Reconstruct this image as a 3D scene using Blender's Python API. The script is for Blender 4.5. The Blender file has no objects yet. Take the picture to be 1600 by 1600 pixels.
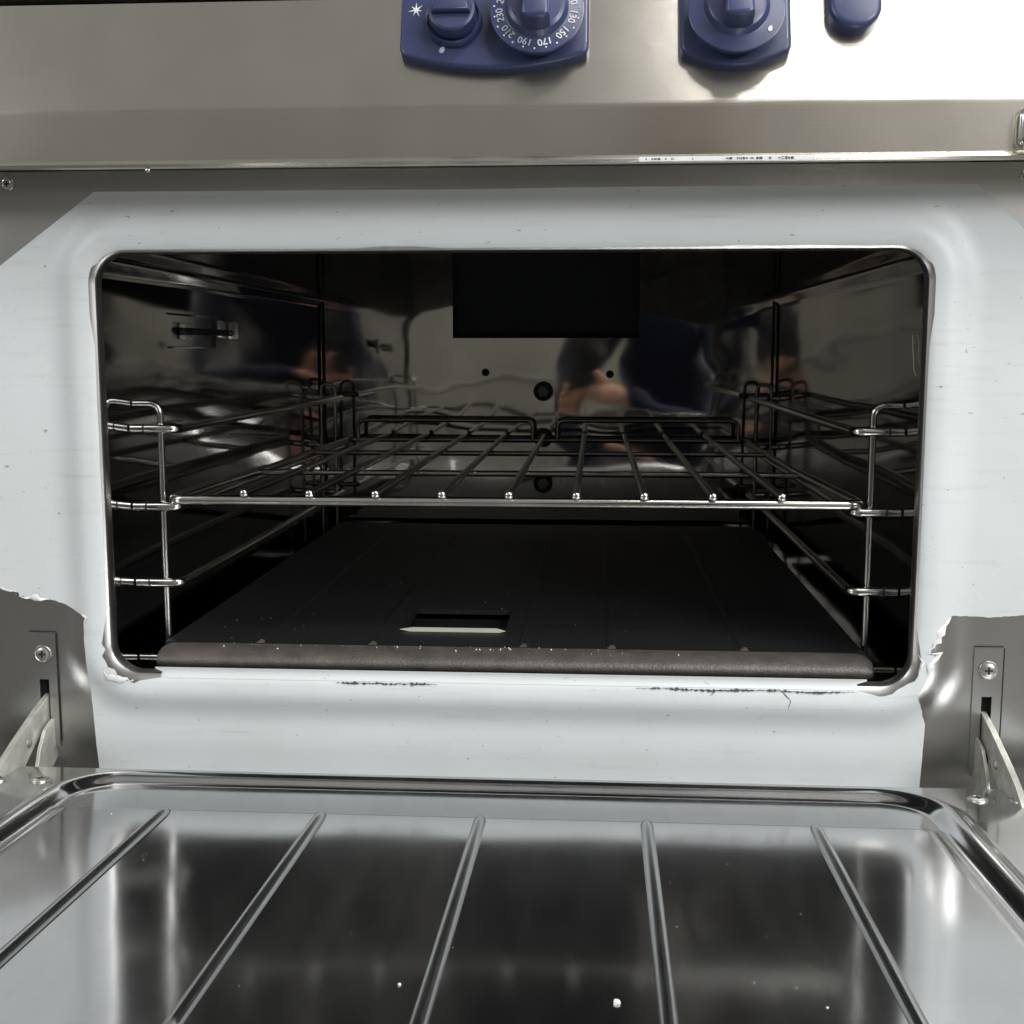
import bpy, bmesh, math, random
from mathutils import Vector, Matrix
from mathutils.geometry import delaunay_2d_cdt

random.seed(7)
S = bpy.context.scene
COL = S.collection
R = math.radians

# ------------------------------------------------------------------ camera
FPX, PITCH, YAW = 1900.0, R(7.6), R(3.9)
CAM = Vector((0.0635, -0.84, 0.0))
cam = bpy.data.cameras.new('camera')
cam.sensor_width = 36.0
cam.lens = 36.0 * FPX / 1600.0
cam.clip_start, cam.clip_end = 0.01, 50.0
cam_o = bpy.data.objects.new('camera', cam)
COL.objects.link(cam_o)
cam_o.location = CAM
cam_o.rotation_euler = (R(90) - PITCH, 0, YAW)
S.camera = cam_o

# ------------------------------------------------------------------ light
S.view_settings.view_transform = 'Standard'
S.view_settings.look = 'None'
S.view_settings.exposure = 0.30
S.view_settings.gamma = 1.0
S.view_settings.use_curve_mapping = False
S.cycles.use_denoising = True
S.cycles.max_bounces = 8
S.cycles.glossy_bounces = 6
S.cycles.sample_clamp_indirect = 6.0

w = bpy.data.worlds.new('World')
S.world = w
w.use_nodes = True
w.node_tree.nodes['Background'].inputs[0].default_value = (0.56, 0.555, 0.54, 1)
w.node_tree.nodes['Background'].inputs[1].default_value = 0.47


def area(name, loc, target, sx, sy, power, col):
    l = bpy.data.lights.new(name, 'AREA')
    l.shape = 'RECTANGLE'
    l.size, l.size_y, l.energy, l.color = sx, sy, power, col
    o = bpy.data.objects.new(name, l)
    COL.objects.link(o)
    o.location = loc
    d = Vector(target) - Vector(loc)
    o.rotation_euler = d.to_track_quat('-Z', 'Y').to_euler()
    return o


area('ceiling_lamp_right', (1.55, -1.50, 1.95), (1.1, -0.9, 0.0), 1.5, 1.0, 30, (1.0, 0.985, 0.96))
area('ceiling_lamp_middle', (0.75, -0.98, 2.10), (0.45, -0.45, 0.0), 1.0, 0.25, 20, (1.0, 0.99, 0.97))
area('fill_light_left', (-2.5, -2.0, 1.35), (0.0, 0.0, -0.1), 1.2, 0.7, 25, (0.98, 0.99, 1.0))  # added fill light out of view, brightens the white film from the left
area('fill_light_right', (2.4, -2.35, 1.15), (0.0, 0.0, -0.05), 1.2, 0.7, 54, (0.98, 0.99, 1.0))  # second added fill, set wide so the steel does not mirror it

# ------------------------------------------------------------------ pixel helper (calibration of the front plane)
fw = Vector((-math.sin(YAW) * math.cos(PITCH), math.cos(YAW) * math.cos(PITCH), -math.sin(PITCH)))
rt = fw.cross(Vector((0, 0, 1))).normalized()
up = rt.cross(fw)


def at(px, py, Y=0.0):
    d = fw + rt * ((px - 800) / FPX) - up * ((py - 800) / FPX)
    return CAM + d * ((Y - CAM.y) / d.y)


def xz(px, py, Y=0.0):
    p = at(px, py, Y)
    return (p.x, p.z)


# ------------------------------------------------------------------ materials
MATS = {}


def nodes_of(name):
    m = bpy.data.materials.new(name)
    m.use_nodes = True
    nt = m.node_tree
    return m, nt, nt.nodes['Principled BSDF']


def coords(nt, scale):
    tc = nt.nodes.new('ShaderNodeTexCoord')
    mp = nt.nodes.new('ShaderNodeMapping')
    mp.inputs['Scale'].default_value = scale
    nt.links.new(tc.outputs['Object'], mp.inputs['Vector'])
    return mp.outputs['Vector']


def noise(nt, vec, scale, detail=4.0, rough=0.55):
    n = nt.nodes.new('ShaderNodeTexNoise')
    n.inputs['Scale'].default_value = scale
    n.inputs['Detail'].default_value = detail
    n.inputs['Roughness'].default_value = rough
    nt.links.new(vec, n.inputs['Vector'])
    return n.outputs['Fac']


def ramp(nt, fac, a, b, ca, cb):
    r = nt.nodes.new('ShaderNodeValToRGB')
    r.color_ramp.elements[0].position = a
    r.color_ramp.elements[1].position = b
    r.color_ramp.elements[0].color = (*ca, 1)
    r.color_ramp.elements[1].color = (*cb, 1)
    nt.links.new(fac, r.inputs['Fac'])
    return r.outputs['Color']


def bump(nt, bsdf, fac, strength, dist, prev=None):
    b = nt.nodes.new('ShaderNodeBump')
    b.inputs['Strength'].default_value = strength
    b.inputs['Distance'].default_value = dist
    nt.links.new(fac, b.inputs['Height'])
    if prev:
        nt.links.new(prev, b.inputs['Normal'])
    nt.links.new(b.outputs['Normal'], bsdf.inputs['Normal'])
    return b.outputs['Normal']


def mixmul(nt, a, b, fac=1.0):
    m = nt.nodes.new('ShaderNodeMix')
    m.data_type = 'RGBA'
    m.blend_type = 'MULTIPLY'
    m.inputs[0].default_value = fac
    nt.links.new(a, m.inputs[6])
    nt.links.new(b, m.inputs[7])
    return m.outputs[2]


def mathn(nt, op, a, b=None, c=None):
    m = nt.nodes.new('ShaderNodeMath')
    m.operation = op
    for i, v in enumerate((a, b, c)):
        if v is None:
            continue
        if isinstance(v, (int, float)):
            m.inputs[i].default_value = v
        else:
            nt.links.new(v, m.inputs[i])
    return m.outputs[0]


def metal(name, col, rough, brush=(1, 1, 1), bstr=0.0, wave=0.0, wscale=9.0, wvar=(1, 1, 1), aniso=0.0, rvar=0.06, smudge=0.12):
    m, nt, b = nodes_of(name)
    b.inputs['Metallic'].default_value = 1.0
    v = coords(nt, (1, 1, 1))
    s = noise(nt, v, 14.0, 5.0)
    lo = tuple(c * (1 - smudge) for c in col)
    base = ramp(nt, s, 0.3, 0.7, lo, col)
    nt.links.new(base, b.inputs['Base Color'])
    rr = mathn(nt, 'MULTIPLY_ADD', noise(nt, v, 23.0, 6.0, 0.65), rvar * 2, rough - rvar)
    nt.links.new(rr, b.inputs['Roughness'])
    prev = None
    if wave:
        prev = bump(nt, b, noise(nt, coords(nt, wvar), wscale, 1.5, 0.4), 1.0, wave)
    if bstr:
        prev = bump(nt, b, noise(nt, coords(nt, brush), 1.0, 3.0, 0.6), bstr, 0.0005, prev)
    if aniso:
        b.inputs['Anisotropic'].default_value = aniso
    MATS[name] = m
    return m


def paint(name, col, rough, spec=0.5, vary=0.1, scale=30.0, bstr=0.0, bscale=400.0, bdist=0.0006):
    m, nt, b = nodes_of(name)
    v = coords(nt, (1, 1, 1))
    lo = tuple(c * (1 - vary) for c in col)
    nt.links.new(ramp(nt, noise(nt, v, scale, 5.0), 0.3, 0.7, lo, col), b.inputs['Base Color'])
    b.inputs['Roughness'].default_value = rough
    b.inputs['Specular IOR Level'].default_value = spec
    if bstr:
        bump(nt, b, noise(nt, v, bscale, 3.0), bstr, bdist)
    MATS[name] = m
    return m


metal('panel_steel', (0.47, 0.465, 0.45), 0.33, (2, 2, 300), 0.0, rvar=0.02, aniso=0.0)
metal('control_steel', (0.60, 0.57, 0.51), 0.25, (4, 900, 900), 0.07, rvar=0.05)
metal('fascia_steel', (0.60, 0.595, 0.575), 0.34, (4, 900, 900), 0.12, rvar=0.05)
metal('bright_steel', (0.72, 0.72, 0.72), 0.14, rvar=0.03)
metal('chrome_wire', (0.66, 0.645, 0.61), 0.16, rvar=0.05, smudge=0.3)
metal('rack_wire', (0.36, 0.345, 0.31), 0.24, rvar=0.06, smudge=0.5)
metal('screw_steel', (0.60, 0.58, 0.54), 0.34, rvar=0.06)
m_, nt_, b_ = nodes_of('galvanised')
b_.inputs['Metallic'].default_value = 0.55
b_.inputs['Roughness'].default_value = 0.42
nt_.links.new(ramp(nt_, noise(nt_, coords(nt_, (1, 1, 1)), 90.0, 5.0), 0.3, 0.7, (0.42, 0.41, 0.36), (0.62, 0.62, 0.57)), b_.inputs['Base Color'])
MATS['galvanised'] = m_
metal('zinc_steel', (0.58, 0.58, 0.52), 0.34, rvar=0.08, smudge=0.35)
metal('cavity_steel', (0.52, 0.52, 0.525), 0.07, wave=0.0040, wscale=6.0, wvar=(1, 0.5, 1), rvar=0.03, smudge=0.2)
metal('back_steel', (0.58, 0.56, 0.52), 0.045, wave=0.0034, wscale=6.0, wvar=(1, 1, 1.3), rvar=0.03, smudge=0.15)
paint('black_void', (0.02, 0.022, 0.023), 0.85, 0.1)
paint('flue_black', (0.055, 0.06, 0.062), 0.8, 0.2)
paint('lip_reflection', (0.07, 0.068, 0.065), 0.5, 0.4, 0.4, 400.0)  # dark tone standing in for the cavity mirrored in bare steel
paint('dark_bolt', (0.02, 0.02, 0.02), 0.5, 0.3)
paint('grey_bolt', (0.22, 0.22, 0.21), 0.55, 0.3)
paint('plate_enamel', (0.009, 0.0095, 0.010), 0.55, 0.35, 0.3, 20.0, 0.25, 350.0)
paint('plate_edge', (0.098, 0.087, 0.079), 0.44, 0.6, 0.35, 70.0, 0.55, 480.0, 0.0012)
paint('blue_plastic', (0.027, 0.037, 0.100), 0.42, 0.5, 0.12, 25.0, 0.05, 900.0)
paint('blue_dial', (0.036, 0.049, 0.122), 0.36, 0.55, 0.12, 25.0, 0.04, 900.0)
paint('white_print', (0.72, 0.74, 0.76), 0.6, 0.3, 0.25, 300.0)
paint('grey_print', (0.42, 0.45, 0.52), 0.6, 0.3, 0.25, 300.0)
paint('white_crumb', (0.75, 0.73, 0.68), 0.8, 0.2)
paint('torn_white', (0.80, 0.81, 0.80), 0.5, 0.4)
paint('label_white', (0.74, 0.75, 0.74), 0.4, 0.4)
paint('label_ink', (0.04, 0.04, 0.045), 0.5, 0.3)
paint('ceramic', (0.50, 0.49, 0.42), 0.5, 0.4)
paint('room_wall', (0.27, 0.258, 0.23), 0.6, 0.3, 0.15, 3.0)
paint('reflector_pale', (0.46, 0.455, 0.43), 0.6, 0.3, 0.08, 3.0)
paint('room_floor', (0.17, 0.165, 0.15), 0.5, 0.4, 0.2, 6.0)
paint('navy_cloth', (0.018, 0.022, 0.042), 0.85, 0.2, 0.3, 40.0, 0.4, 300.0)
paint('skin', (0.58, 0.32, 0.22), 0.5, 0.4, 0.15, 30.0)
paint('hair', (0.02, 0.015, 0.012), 0.6, 0.4)
paint('phone_black', (0.012, 0.012, 0.014), 0.25, 0.5)


def film_material():
    m, nt, b = nodes_of('protective_film')
    v1 = coords(nt, (7, 7, 90))
    v2 = coords(nt, (1, 1, 1))
    streak = ramp(nt, noise(nt, v1, 1.6, 6.0, 0.7), 0.56, 0.76, (1, 1, 1), (0.66, 0.665, 0.65))
    cloud = ramp(nt, noise(nt, v2, 7.0, 4.0), 0.25, 0.75, (0.90, 0.915, 0.905), (1, 1, 1))
    spots = ramp(nt, noise(nt, coords(nt, (1, 1, 1.6)), 170.0, 2.0, 0.5), 0.715, 0.76, (1, 1, 1), (0.38, 0.37, 0.34))
    basec = nt.nodes.new('ShaderNodeRGB')
    basec.outputs[0].default_value = (0.625, 0.652, 0.662, 1)
    c = mixmul(nt, basec.outputs[0], streak, 0.5)
    c = mixmul(nt, c, cloud, 1.0)
    c = mixmul(nt, c, spots, 0.75)
    nt.links.new(c, b.inputs['Base Color'])
    b.inputs['Roughness'].default_value = 0.42
    b.inputs['Specular IOR Level'].default_value = 0.45
    p = bump(nt, b, noise(nt, coords(nt, (1, 1, 1)), 18.0, 3.0), 0.35, 0.002)
    bump(nt, b, noise(nt, coords(nt, (6, 6, 220)), 1.0, 3.0), 0.12, 0.0006, p)
    MATS['protective_film'] = m


film_material()


def hazy(name, col, r1, r2, fac, wave, wscale):
    """polished steel under a greasy bloom: a sharp and a wide lobe, mixed in wiped patches"""
    m = metal(name, col, r1, wave=wave, wscale=wscale, rvar=0.03, smudge=0.10)
    nt = m.node_tree
    b1 = nt.nodes['Principled BSDF']
    b2 = nt.nodes.new('ShaderNodeBsdfPrincipled')
    b2.inputs['Metallic'].default_value = 1.0
    b2.inputs['Base Color'].default_value = (*col, 1)
    b2.inputs['Roughness'].default_value = r2
    mx = nt.nodes.new('ShaderNodeMixShader')
    wipe = noise(nt, coords(nt, (9, 3, 6)), 1.0, 6.0, 0.62)
    fine = noise(nt, coords(nt, (60, 14, 30)), 1.0, 3.0, 0.6)
    f = mathn(nt, 'MULTIPLY_ADD', wipe, 1.6, -0.62)
    f = mathn(nt, 'ADD', mathn(nt, 'MULTIPLY', f, fac * 1.5), mathn(nt, 'MULTIPLY', fine, fac * 0.6))
    f = mathn(nt, 'MINIMUM', mathn(nt, 'MAXIMUM', f, fac * 0.35), 0.8)
    nt.links.new(f, mx.inputs[0])
    nt.links.new(b1.outputs[0], mx.inputs[1])
    nt.links.new(b2.outputs[0], mx.inputs[2])
    nt.links.new(mx.outputs[0], nt.nodes['Material Output'].inputs['Surface'])


hazy('door_steel', (0.60, 0.605, 0.61), 0.115, 0.38, 0.19, 0.0012, 7.0)
metal('rib_steel', (0.52, 0.53, 0.53), 0.24, rvar=0.06)


ANISO, AROT = 0.65, 0.25
nt = MATS['control_steel'].node_tree
tg = nt.nodes.new('ShaderNodeTangent')
tg.direction_type = 'UV_MAP'
tg.uv_map = 'brushed'
pb = nt.nodes['Principled BSDF']
nt.links.new(tg.outputs[0], pb.inputs['Tangent'])
pb.inputs['Anisotropic'].default_value = ANISO
pb.inputs['Anisotropic Rotation'].default_value = AROT

# ------------------------------------------------------------------ mesh helpers
class MB:
    def __init__(self, M=None):
        self.v, self.f, self.M = [], [], M

    def add(self, verts, faces):
        n = len(self.v)
        for p in verts:
            p = Vector(p)
            self.v.append(self.M @ p if self.M else p)
        self.f += [tuple(i + n for i in f) for f in faces]

    def box(self, a, b, bev=0.0):
        x0, y0, z0 = a
        x1, y1, z1 = b
        bm = bmesh.new()
        bmesh.ops.create_cube(bm, size=1.0)
        for q in bm.verts:
            q.co = Vector(((x0 + x1) / 2 + q.co.x * (x1 - x0), (y0 + y1) / 2 + q.co.y * (y1 - y0), (z0 + z1) / 2 + q.co.z * (z1 - z0)))
        if bev:
            bmesh.ops.bevel(bm, geom=bm.edges[:], offset=bev, segments=2, profile=0.5, affect='EDGES')
        bm.verts.index_update()
        self.add([q.co.copy() for q in bm.verts], [[q.index for q in f.verts] for f in bm.faces])
        bm.free()

    def tube(self, pts, r, seg=10, cap=True, taper=None):
        pts = [Vector(p) for p in pts]
        n = len(pts)
        T = []
        for i in range(n):
            a = pts[max(i - 1, 0)]
            b = pts[min(i + 1, n - 1)]
            T.append((b - a).normalized())
        u = T[0].orthogonal().normalized()
        vs, fs = [], []
        for i in range(n):
            u = (u - T[i] * u.dot(T[i])).normalized()
            w_ = T[i].cross(u)
            rr = r if taper is None else r * taper[i]
            for k in range(seg):
                a = 2 * math.pi * k / seg
                vs.append(pts[i] + (u * math.cos(a) + w_ * math.sin(a)) * rr)
        for i in range(n - 1):
            for k in range(seg):
                fs.append((i * seg + k, i * seg + (k + 1) % seg, (i + 1) * seg + (k + 1) % seg, (i + 1) * seg + k))
        if cap:
            # domed ends
            for e, idx, sgn in ((pts[0], 0, -1), (pts[-1], n - 1, 1)):
                vs.append(e + T[idx] * (sgn * r * 0.45))
                c = len(vs) - 1
                for k in range(seg):
                    q = (idx * seg + k, idx * seg + (k + 1) % seg, c)
                    fs.append(q if sgn > 0 else q[::-1])
        self.add(vs, fs)

    def lathe(self, prof, seg=40, center=(0, 0)):
        """prof: list of (radius, height) about local +z at center"""
        vs, fs = [], []
        for (r, h) in prof:
            for k in range(seg):
                a = 2 * math.pi * k / seg
                vs.append((center[0] + r * math.cos(a), center[1] + r * math.sin(a), h))
        for i in range(len(prof) - 1):
            for k in range(seg):
                fs.append((i * seg + k, i * seg + (k + 1) % seg, (i + 1) * seg + (k + 1) % seg, (i + 1) * seg + k))
        fs.append(tuple(range((len(prof) - 1) * seg, len(prof) * seg)))
        fs.append(tuple(range(seg))[::-1])
        self.add(vs, fs)

    def prism(self, poly, h0, h1, bev=0.0, fn=None):
        """poly (a,b) extruded along c from h0 to h1 ; fn maps (a,b,c) to xyz"""
        bm = bmesh.new()
        vb = [bm.verts.new((p[0], p[1], h0)) for p in poly]
        f = bm.faces.new(vb)
        ret = bmesh.ops.extrude_face_region(bm, geom=[f])
        for q in ret['geom']:
            if isinstance(q, bmesh.types.BMVert):
                q.co.z = h1
        bm.normal_update()
        bmesh.ops.recalc_face_normals(bm, faces=bm.faces[:])
        if bev:
            es = [e for e in bm.edges if all(abs(q.co.z - h1) < 1e-7 for q in e.verts)]
            bmesh.ops.bevel(bm, geom=es, offset=bev, segments=3, profile=0.5, affect='EDGES')
        bm.verts.index_update()
        self.add([fn(*q.co) if fn else q.co.copy() for q in bm.verts], [[q.index for q in g.verts] for g in bm.faces])
        bm.free()

    def build(self, name, mat, parent=None, smooth=35, label=None, recalc=True):
        me = bpy.data.meshes.new(name)
        me.from_pydata([tuple(p) for p in self.v], [], self.f)
        if recalc:
            bm = bmesh.new()
            bm.from_mesh(me)
            bmesh.ops.recalc_face_normals(bm, faces=bm.faces[:])
            bm.to_mesh(me)
            bm.free()
        me.materials.append(MATS[mat])
        if smooth:
            me.polygons.foreach_set('use_smooth', [True] * len(me.polygons))
            me.set_sharp_from_angle(angle=R(smooth))
        o = bpy.data.objects.new(name, me)
        COL.objects.link(o)
        if parent:
            child(o, parent)
        if label:
            o['label'] = label
        return o


def child(o, parent):
    o.parent = parent
    if parent.type == 'EMPTY':
        o.matrix_parent_inverse = Matrix.Translation(parent.location).inverted()


def thing(name, label, cat, loc, group=None):
    o = bpy.data.objects.new(name, None)
    o.empty_display_size = 0.05
    o.location = loc
    COL.objects.link(o)
    tag(o, label, cat, group)
    return o


def tag(o, label, cat, group=None, kind=None):
    if label:
        o['label'] = label
    if cat:
        o['category'] = cat
    if group:
        o['group'] = group
    if kind:
        o['kind'] = kind
    return o


def fillet(pts, r, n=6):
    """round the inner corners of a polyline"""
    pts = [Vector(p) for p in pts]
    out = [pts[0]]
    for i in range(1, len(pts) - 1):
        a, b, c = pts[i - 1], pts[i], pts[i + 1]
        d1, d2 = (a - b), (c - b)
        rr = min(r, d1.length * 0.49, d2.length * 0.49)
        p, q = b + d1.normalized() * rr, b + d2.normalized() * rr
        for k in range(n + 1):
            t = k / n
            out.append((1 - t) ** 2 * p + 2 * t * (1 - t) * b + t * t * q)
    out.append(pts[-1])
    return out


# ------------------------------------------------------------------ dimensions (metres, camera height is z = 0)
FLOOR = -0.62
OX, OZ0, OZ1, OR_ = 0.284, -0.232, 0.067, 0.022      # opening
CW, CD, CZ0, CZ1 = 0.288, 0.715, -0.245, 0.145       # cavity half width, depth, floor, ceiling
PZ0, PZ1, PX = -0.345, 0.122, 0.42                   # front panel
CY = -0.05                                           # control panel / fascia plane


def rrect(d, n=10):
    """closed loop (x,z) offset d outward from the rounded opening"""
    pts = []
    r = max(OR_ + d, 0.001)
    for cx, cz, a0 in ((OX - OR_, OZ1 - OR_, 0), (-OX + OR_, OZ1 - OR_, 90), (-OX + OR_, OZ0 + OR_, 180), (OX - OR_, OZ0 + OR_, 270)):
        for k in range(n + 1):
            a = R(a0 + 90 * k / n)
            pts.append((cx + r * math.cos(a), cz + r * math.sin(a)))
    out = []
    for i, p in enumerate(pts):       # subdivide the long sides
        q = pts[(i + 1) % len(pts)]
        L = math.dist(p, q)
        m = max(1, int(L / 0.02))
        for k in range(m):
            t = k / m
            out.append((p[0] + (q[0] - p[0]) * t, p[1] + (q[1] - p[1]) * t))
    return out


def sdist(x, z):
    cx, cz = 0.0, (OZ0 + OZ1) / 2
    qx = abs(x - cx) - (OX - OR_)
    qz = abs(z - cz) - ((OZ1 - OZ0) / 2 - OR_)
    return math.hypot(max(qx, 0), max(qz, 0)) + min(max(qx, qz), 0) - OR_


PROF = [(-0.001, 0.0022), (0.0, 0.0036), (0.003, 0.0058), (0.007, 0.0068), (0.012, 0.0070), (0.016, 0.0064), (0.020, 0.0049), (0.027, 0.0019), (0.032, 0.0005), (0.037, 0.0)]


def hgt(x, z):
    d = sdist(x, z)
    h = 0.0
    if d <= PROF[0][0]:
        h = PROF[0][1]
    elif d < PROF[-1][0]:
        for (a, ha), (b, hb) in zip(PROF, PROF[1:]):
            if a <= d <= b:
                t = (d - a) / (b - a)
                h = ha + (hb - ha) * t
                break
    # rolled bottom edge of the panel
    if z < -0.283:
        t = min((-0.283 - z) / 0.020, 1.0)
        h -= (0.0026 if abs(x) > 0.3005 else 0.0007) * t * t * (3 - 2 * t)
    return h


def inside(poly, x, z):
    c = False
    j = len(poly) - 1
    for i in range(len(poly)):
        xi, zi = poly[i]
        xj, zj = poly[j]
        if (zi > z) != (zj > z) and x < (xj - xi) * (z - zi) / (zj - zi) + xi:
            c = not c
        j = i
    return c


def sheet(outer, inner, off, holes=(), rings=(0.003, 0.0055, 0.0085, 0.012, 0.0155, 0.019, 0.022, 0.026, 0.030, 0.034, 0.038, 0.0405, 0.043), rows=(-0.277, -0.279, -0.281, -0.285, -0.289, -0.293, -0.297, -0.301, -0.305, -0.307, -0.309), keep=None):
    """2D constrained triangulation lifted onto the pressed panel surface"""
    vs, es = [], []

    def loop(p, closed=True):
        n = len(vs)
        vs.extend(Vector(q) for q in p)
        m = len(p)
        es.extend((n + i, n + (i + 1) % m) for i in range(m if closed else m - 1))
    loop(outer)
    loop(inner)
    for h in holes:
        loop(h)
    for d in rings:
        loop(rrect(d))
    xs = [p[0] for p in outer]
    for zr in rows:
        loop([(min(xs) + (max(xs) - min(xs)) * k / 20, zr) for k in range(21)], False)
    for i in range(14):
        for j in range(9):
            vs.append(Vector((-PX + 2 * PX * (i + 0.5) / 14, PZ0 + (PZ1 - PZ0) * (j + 0.5) / 9)))
    V, E_, F, *_ = delaunay_2d_cdt(vs, es, [], 0, 1e-6)
    mb = MB()
    fs = []
    for f in F:
        cx = sum(V[i].x for i in f) / len(f)
        cz = sum(V[i].y for i in f) / len(f)
        if not inside(outer, cx, cz) or inside(inner, cx, cz):
            continue
        if any(inside(h, cx, cz) for h in holes):
            continue
        fs.append(tuple(f))
    used = sorted({i for f in fs for i in f})
    mp = {k: i for i, k in enumerate(used)}
    mb.add([(V[k].x, -hgt(V[k].x, V[k].y) - off, V[k].y) for k in used], [tuple(mp[i] for i in f) for f in fs])
    return mb


# ------------------------------------------------------------------ the setting
fl = MB()
fl.box((-4, -4, FLOOR - 0.02), (4, 1.2, FLOOR))
tag(fl.build('floor', 'room_floor', smooth=0), None, None, kind='structure')
wl = MB()
wl.box((-4, -3.05, FLOOR), (4, -3.0, 0.32))
tag(wl.build('wall', 'room_wall', smooth=0), None, None, kind='structure')

tb = thing('work_table', 'low steel work table across the room, mirrored in the oven back wall', 'table', (-0.75, -2.3, FLOOR))
q = MB()
q.box((-1.6, -2.6, -.135), (-.02, -2.05, -.095), .004)
q.build('table_top', 'zinc_steel', tb, 35)
q = MB()
q.box((-1.56, -2.56, -.36), (-.06, -2.09, -.335), .003)
q.build('shelf', 'zinc_steel', tb, 35)
for x in (-1.57, -.05):
    for y in (-2.57, -2.08):
        q = MB()
        q.tube([(x, y, FLOOR), (x, y, -.136)], .02, 12)
        q.build('leg', 'zinc_steel', tb, 50)

wu = MB()  # pale upper wall added unseen, to brighten the fascia by reflection
wu.box((-4, -3.05, 0.3203), (4, -3.003, 2.1))
tag(wu.build('upper_reflector', 'reflector_pale', smooth=0), None, None, kind='structure')

# ------------------------------------------------------------------ the oven
oven = thing('gas_oven', 'stainless steel gas range oven with its door folded down and white film on the front', 'oven', (0, 0.3, FLOOR))

# pressed front panel with the raised lip round the opening
outer = [(-PX, PZ0), (PX, PZ0), (PX, PZ1), (-PX, PZ1)]
HP = []     # hinge slots cut through the panel
for sx in (-1, 1):
    HP.append([(sx * 0.3325, -0.238), (sx * 0.3395, -0.238), (sx * 0.3395, -0.290), (sx * 0.3325, -0.290)])
front = sheet(outer, rrect(0.0), 0.0, holes=HP).build('front_panel', 'panel_steel', oven, 30, recalc=True)
# turned-in edge of the opening
ed = MB()
A = [(x, -0.0036, z) for x, z in rrect(0.0)]
B = [(x, -0.0018, z) for x, z in rrect(-0.0012)]
C_ = [(x, 0.0055, z) for x, z in rrect(-0.0012)]
C2 = [(x, 0.0055, z) for x, z in rrect(0.0045)]
n = len(A)
ed.add(A + B + C_ + C2, [(i + o * n, (i + 1) % n + o * n, (i + 1) % n + (o + 1) * n, i + (o + 1) * n) for o in range(3) for i in range(n)])
ed.build('opening_edge', 'panel_steel', oven, 40)

# white protective film still stuck on the panel
def jag(p, q, amp, step=0.0025, seed=0):
    rnd = random.Random(seed)
    L = math.dist(p, q)
    m = max(1, int(L / step))
    nx, nz = -(q[1] - p[1]) / L, (q[0] - p[0]) / L
    out = []
    for k in range(m):
        t = k / m
        a = amp * rnd.uniform(-1, 1) if k else 0
        out.append((p[0] + (q[0] - p[0]) * t + nx * a, p[1] + (q[1] - p[1]) * t + nz * a))
    return out


def path(px_list, amps, seed=1):
    P = [xz(*p) for p in px_list]
    out = []
    for i in range(len(P) - 1):
        out += jag(P[i], P[i + 1], amps[i] if isinstance(amps, (list, tuple)) else amps, 0.0025, seed + i)
    out.append(P[-1])
    return out


FB = -0.343      # film reaches the rolled bottom
left_edge = path([(0, 917), (8, 922), (28, 924), (32, 931), (60, 934), (76, 935), (104, 944), (128, 956), (140, 963), (136, 972), (137, 1000), (144, 1090), (152, 1170)],
                 [.0005, .0006, .0008, .0006, .0006, .0003, .0002, .0002, .0008, .0004, .0002, .0002], 3)
right_edge = path([(1440, 1190), (1445, 1132), (1437, 1105), (1430, 1084), (1443, 1062), (1453, 1035), (1456, 1020), (1444, 1018), (1456, 1005), (1462, 990), (1472, 972), (1485, 961), (1520, 963), (1545, 965), (1600, 961)],
                  [.0002, .0006, .0006, .0005, .0006, .0014, .0012, .0016, .0014, .0014, .0008, .0003, .0003, .0003], 11)
xl, xr = left_edge[-1][0], right_edge[0][0]
film_outer = [(-PX + 0.004, left_edge[0][1] + 0.004)] + left_edge + [(xl + 0.003, FB), (xr - .002, FB)] + right_edge + [(PX - 0.004, right_edge[-1][1] + 0.001)]
film_outer += [(PX - 0.004, 0.013), xz(1527, 288), xz(1200, 290), xz(900, 293), xz(737, 296), xz(400, 298), xz(147, 300), (-PX + 0.004, 0.013)]


def film_inner():
    rnd = random.Random(5)
    out = []
    for i, (x, z) in enumerate(rrect(0.0)):
        # outward normal
        qx = min(max(x, -(OX - OR_)), OX - OR_)
        qz = min(max(z, OZ0 + OR_), OZ1 - OR_)
        L = math.hypot(x - qx, z - qz) or 1
        nx, nz = (x - qx) / L, (z - qz) / L
        d = 0.0012 + 0.0003 * rnd.random()
        corner = abs(x) > OX - OR_ - 0.0001 and (z > OZ1 - OR_ or z < OZ0 + OR_)
        if z > OZ1 - 0.055 and abs(x) > OX - 0.012:
            d = 0.0034 if z < OZ1 - 0.010 else 0.0018
        if z < OZ0 + 0.028 and x < -OX + 0.03:
            d = 0.003 + 0.004 * rnd.random()
        if z < OZ0 + 0.03 and x > OX - 0.030:
            d = 0.0035 + 0.003 * rnd.random()
        if z > OZ1 - 0.002 and (0.155 < x < 0.235 or -0.09 < x < -0.05):
            d = 0.0014 + 0.0012 * rnd.random()
        out.append((x + nx * d, z + nz * d))
    return out


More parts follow.
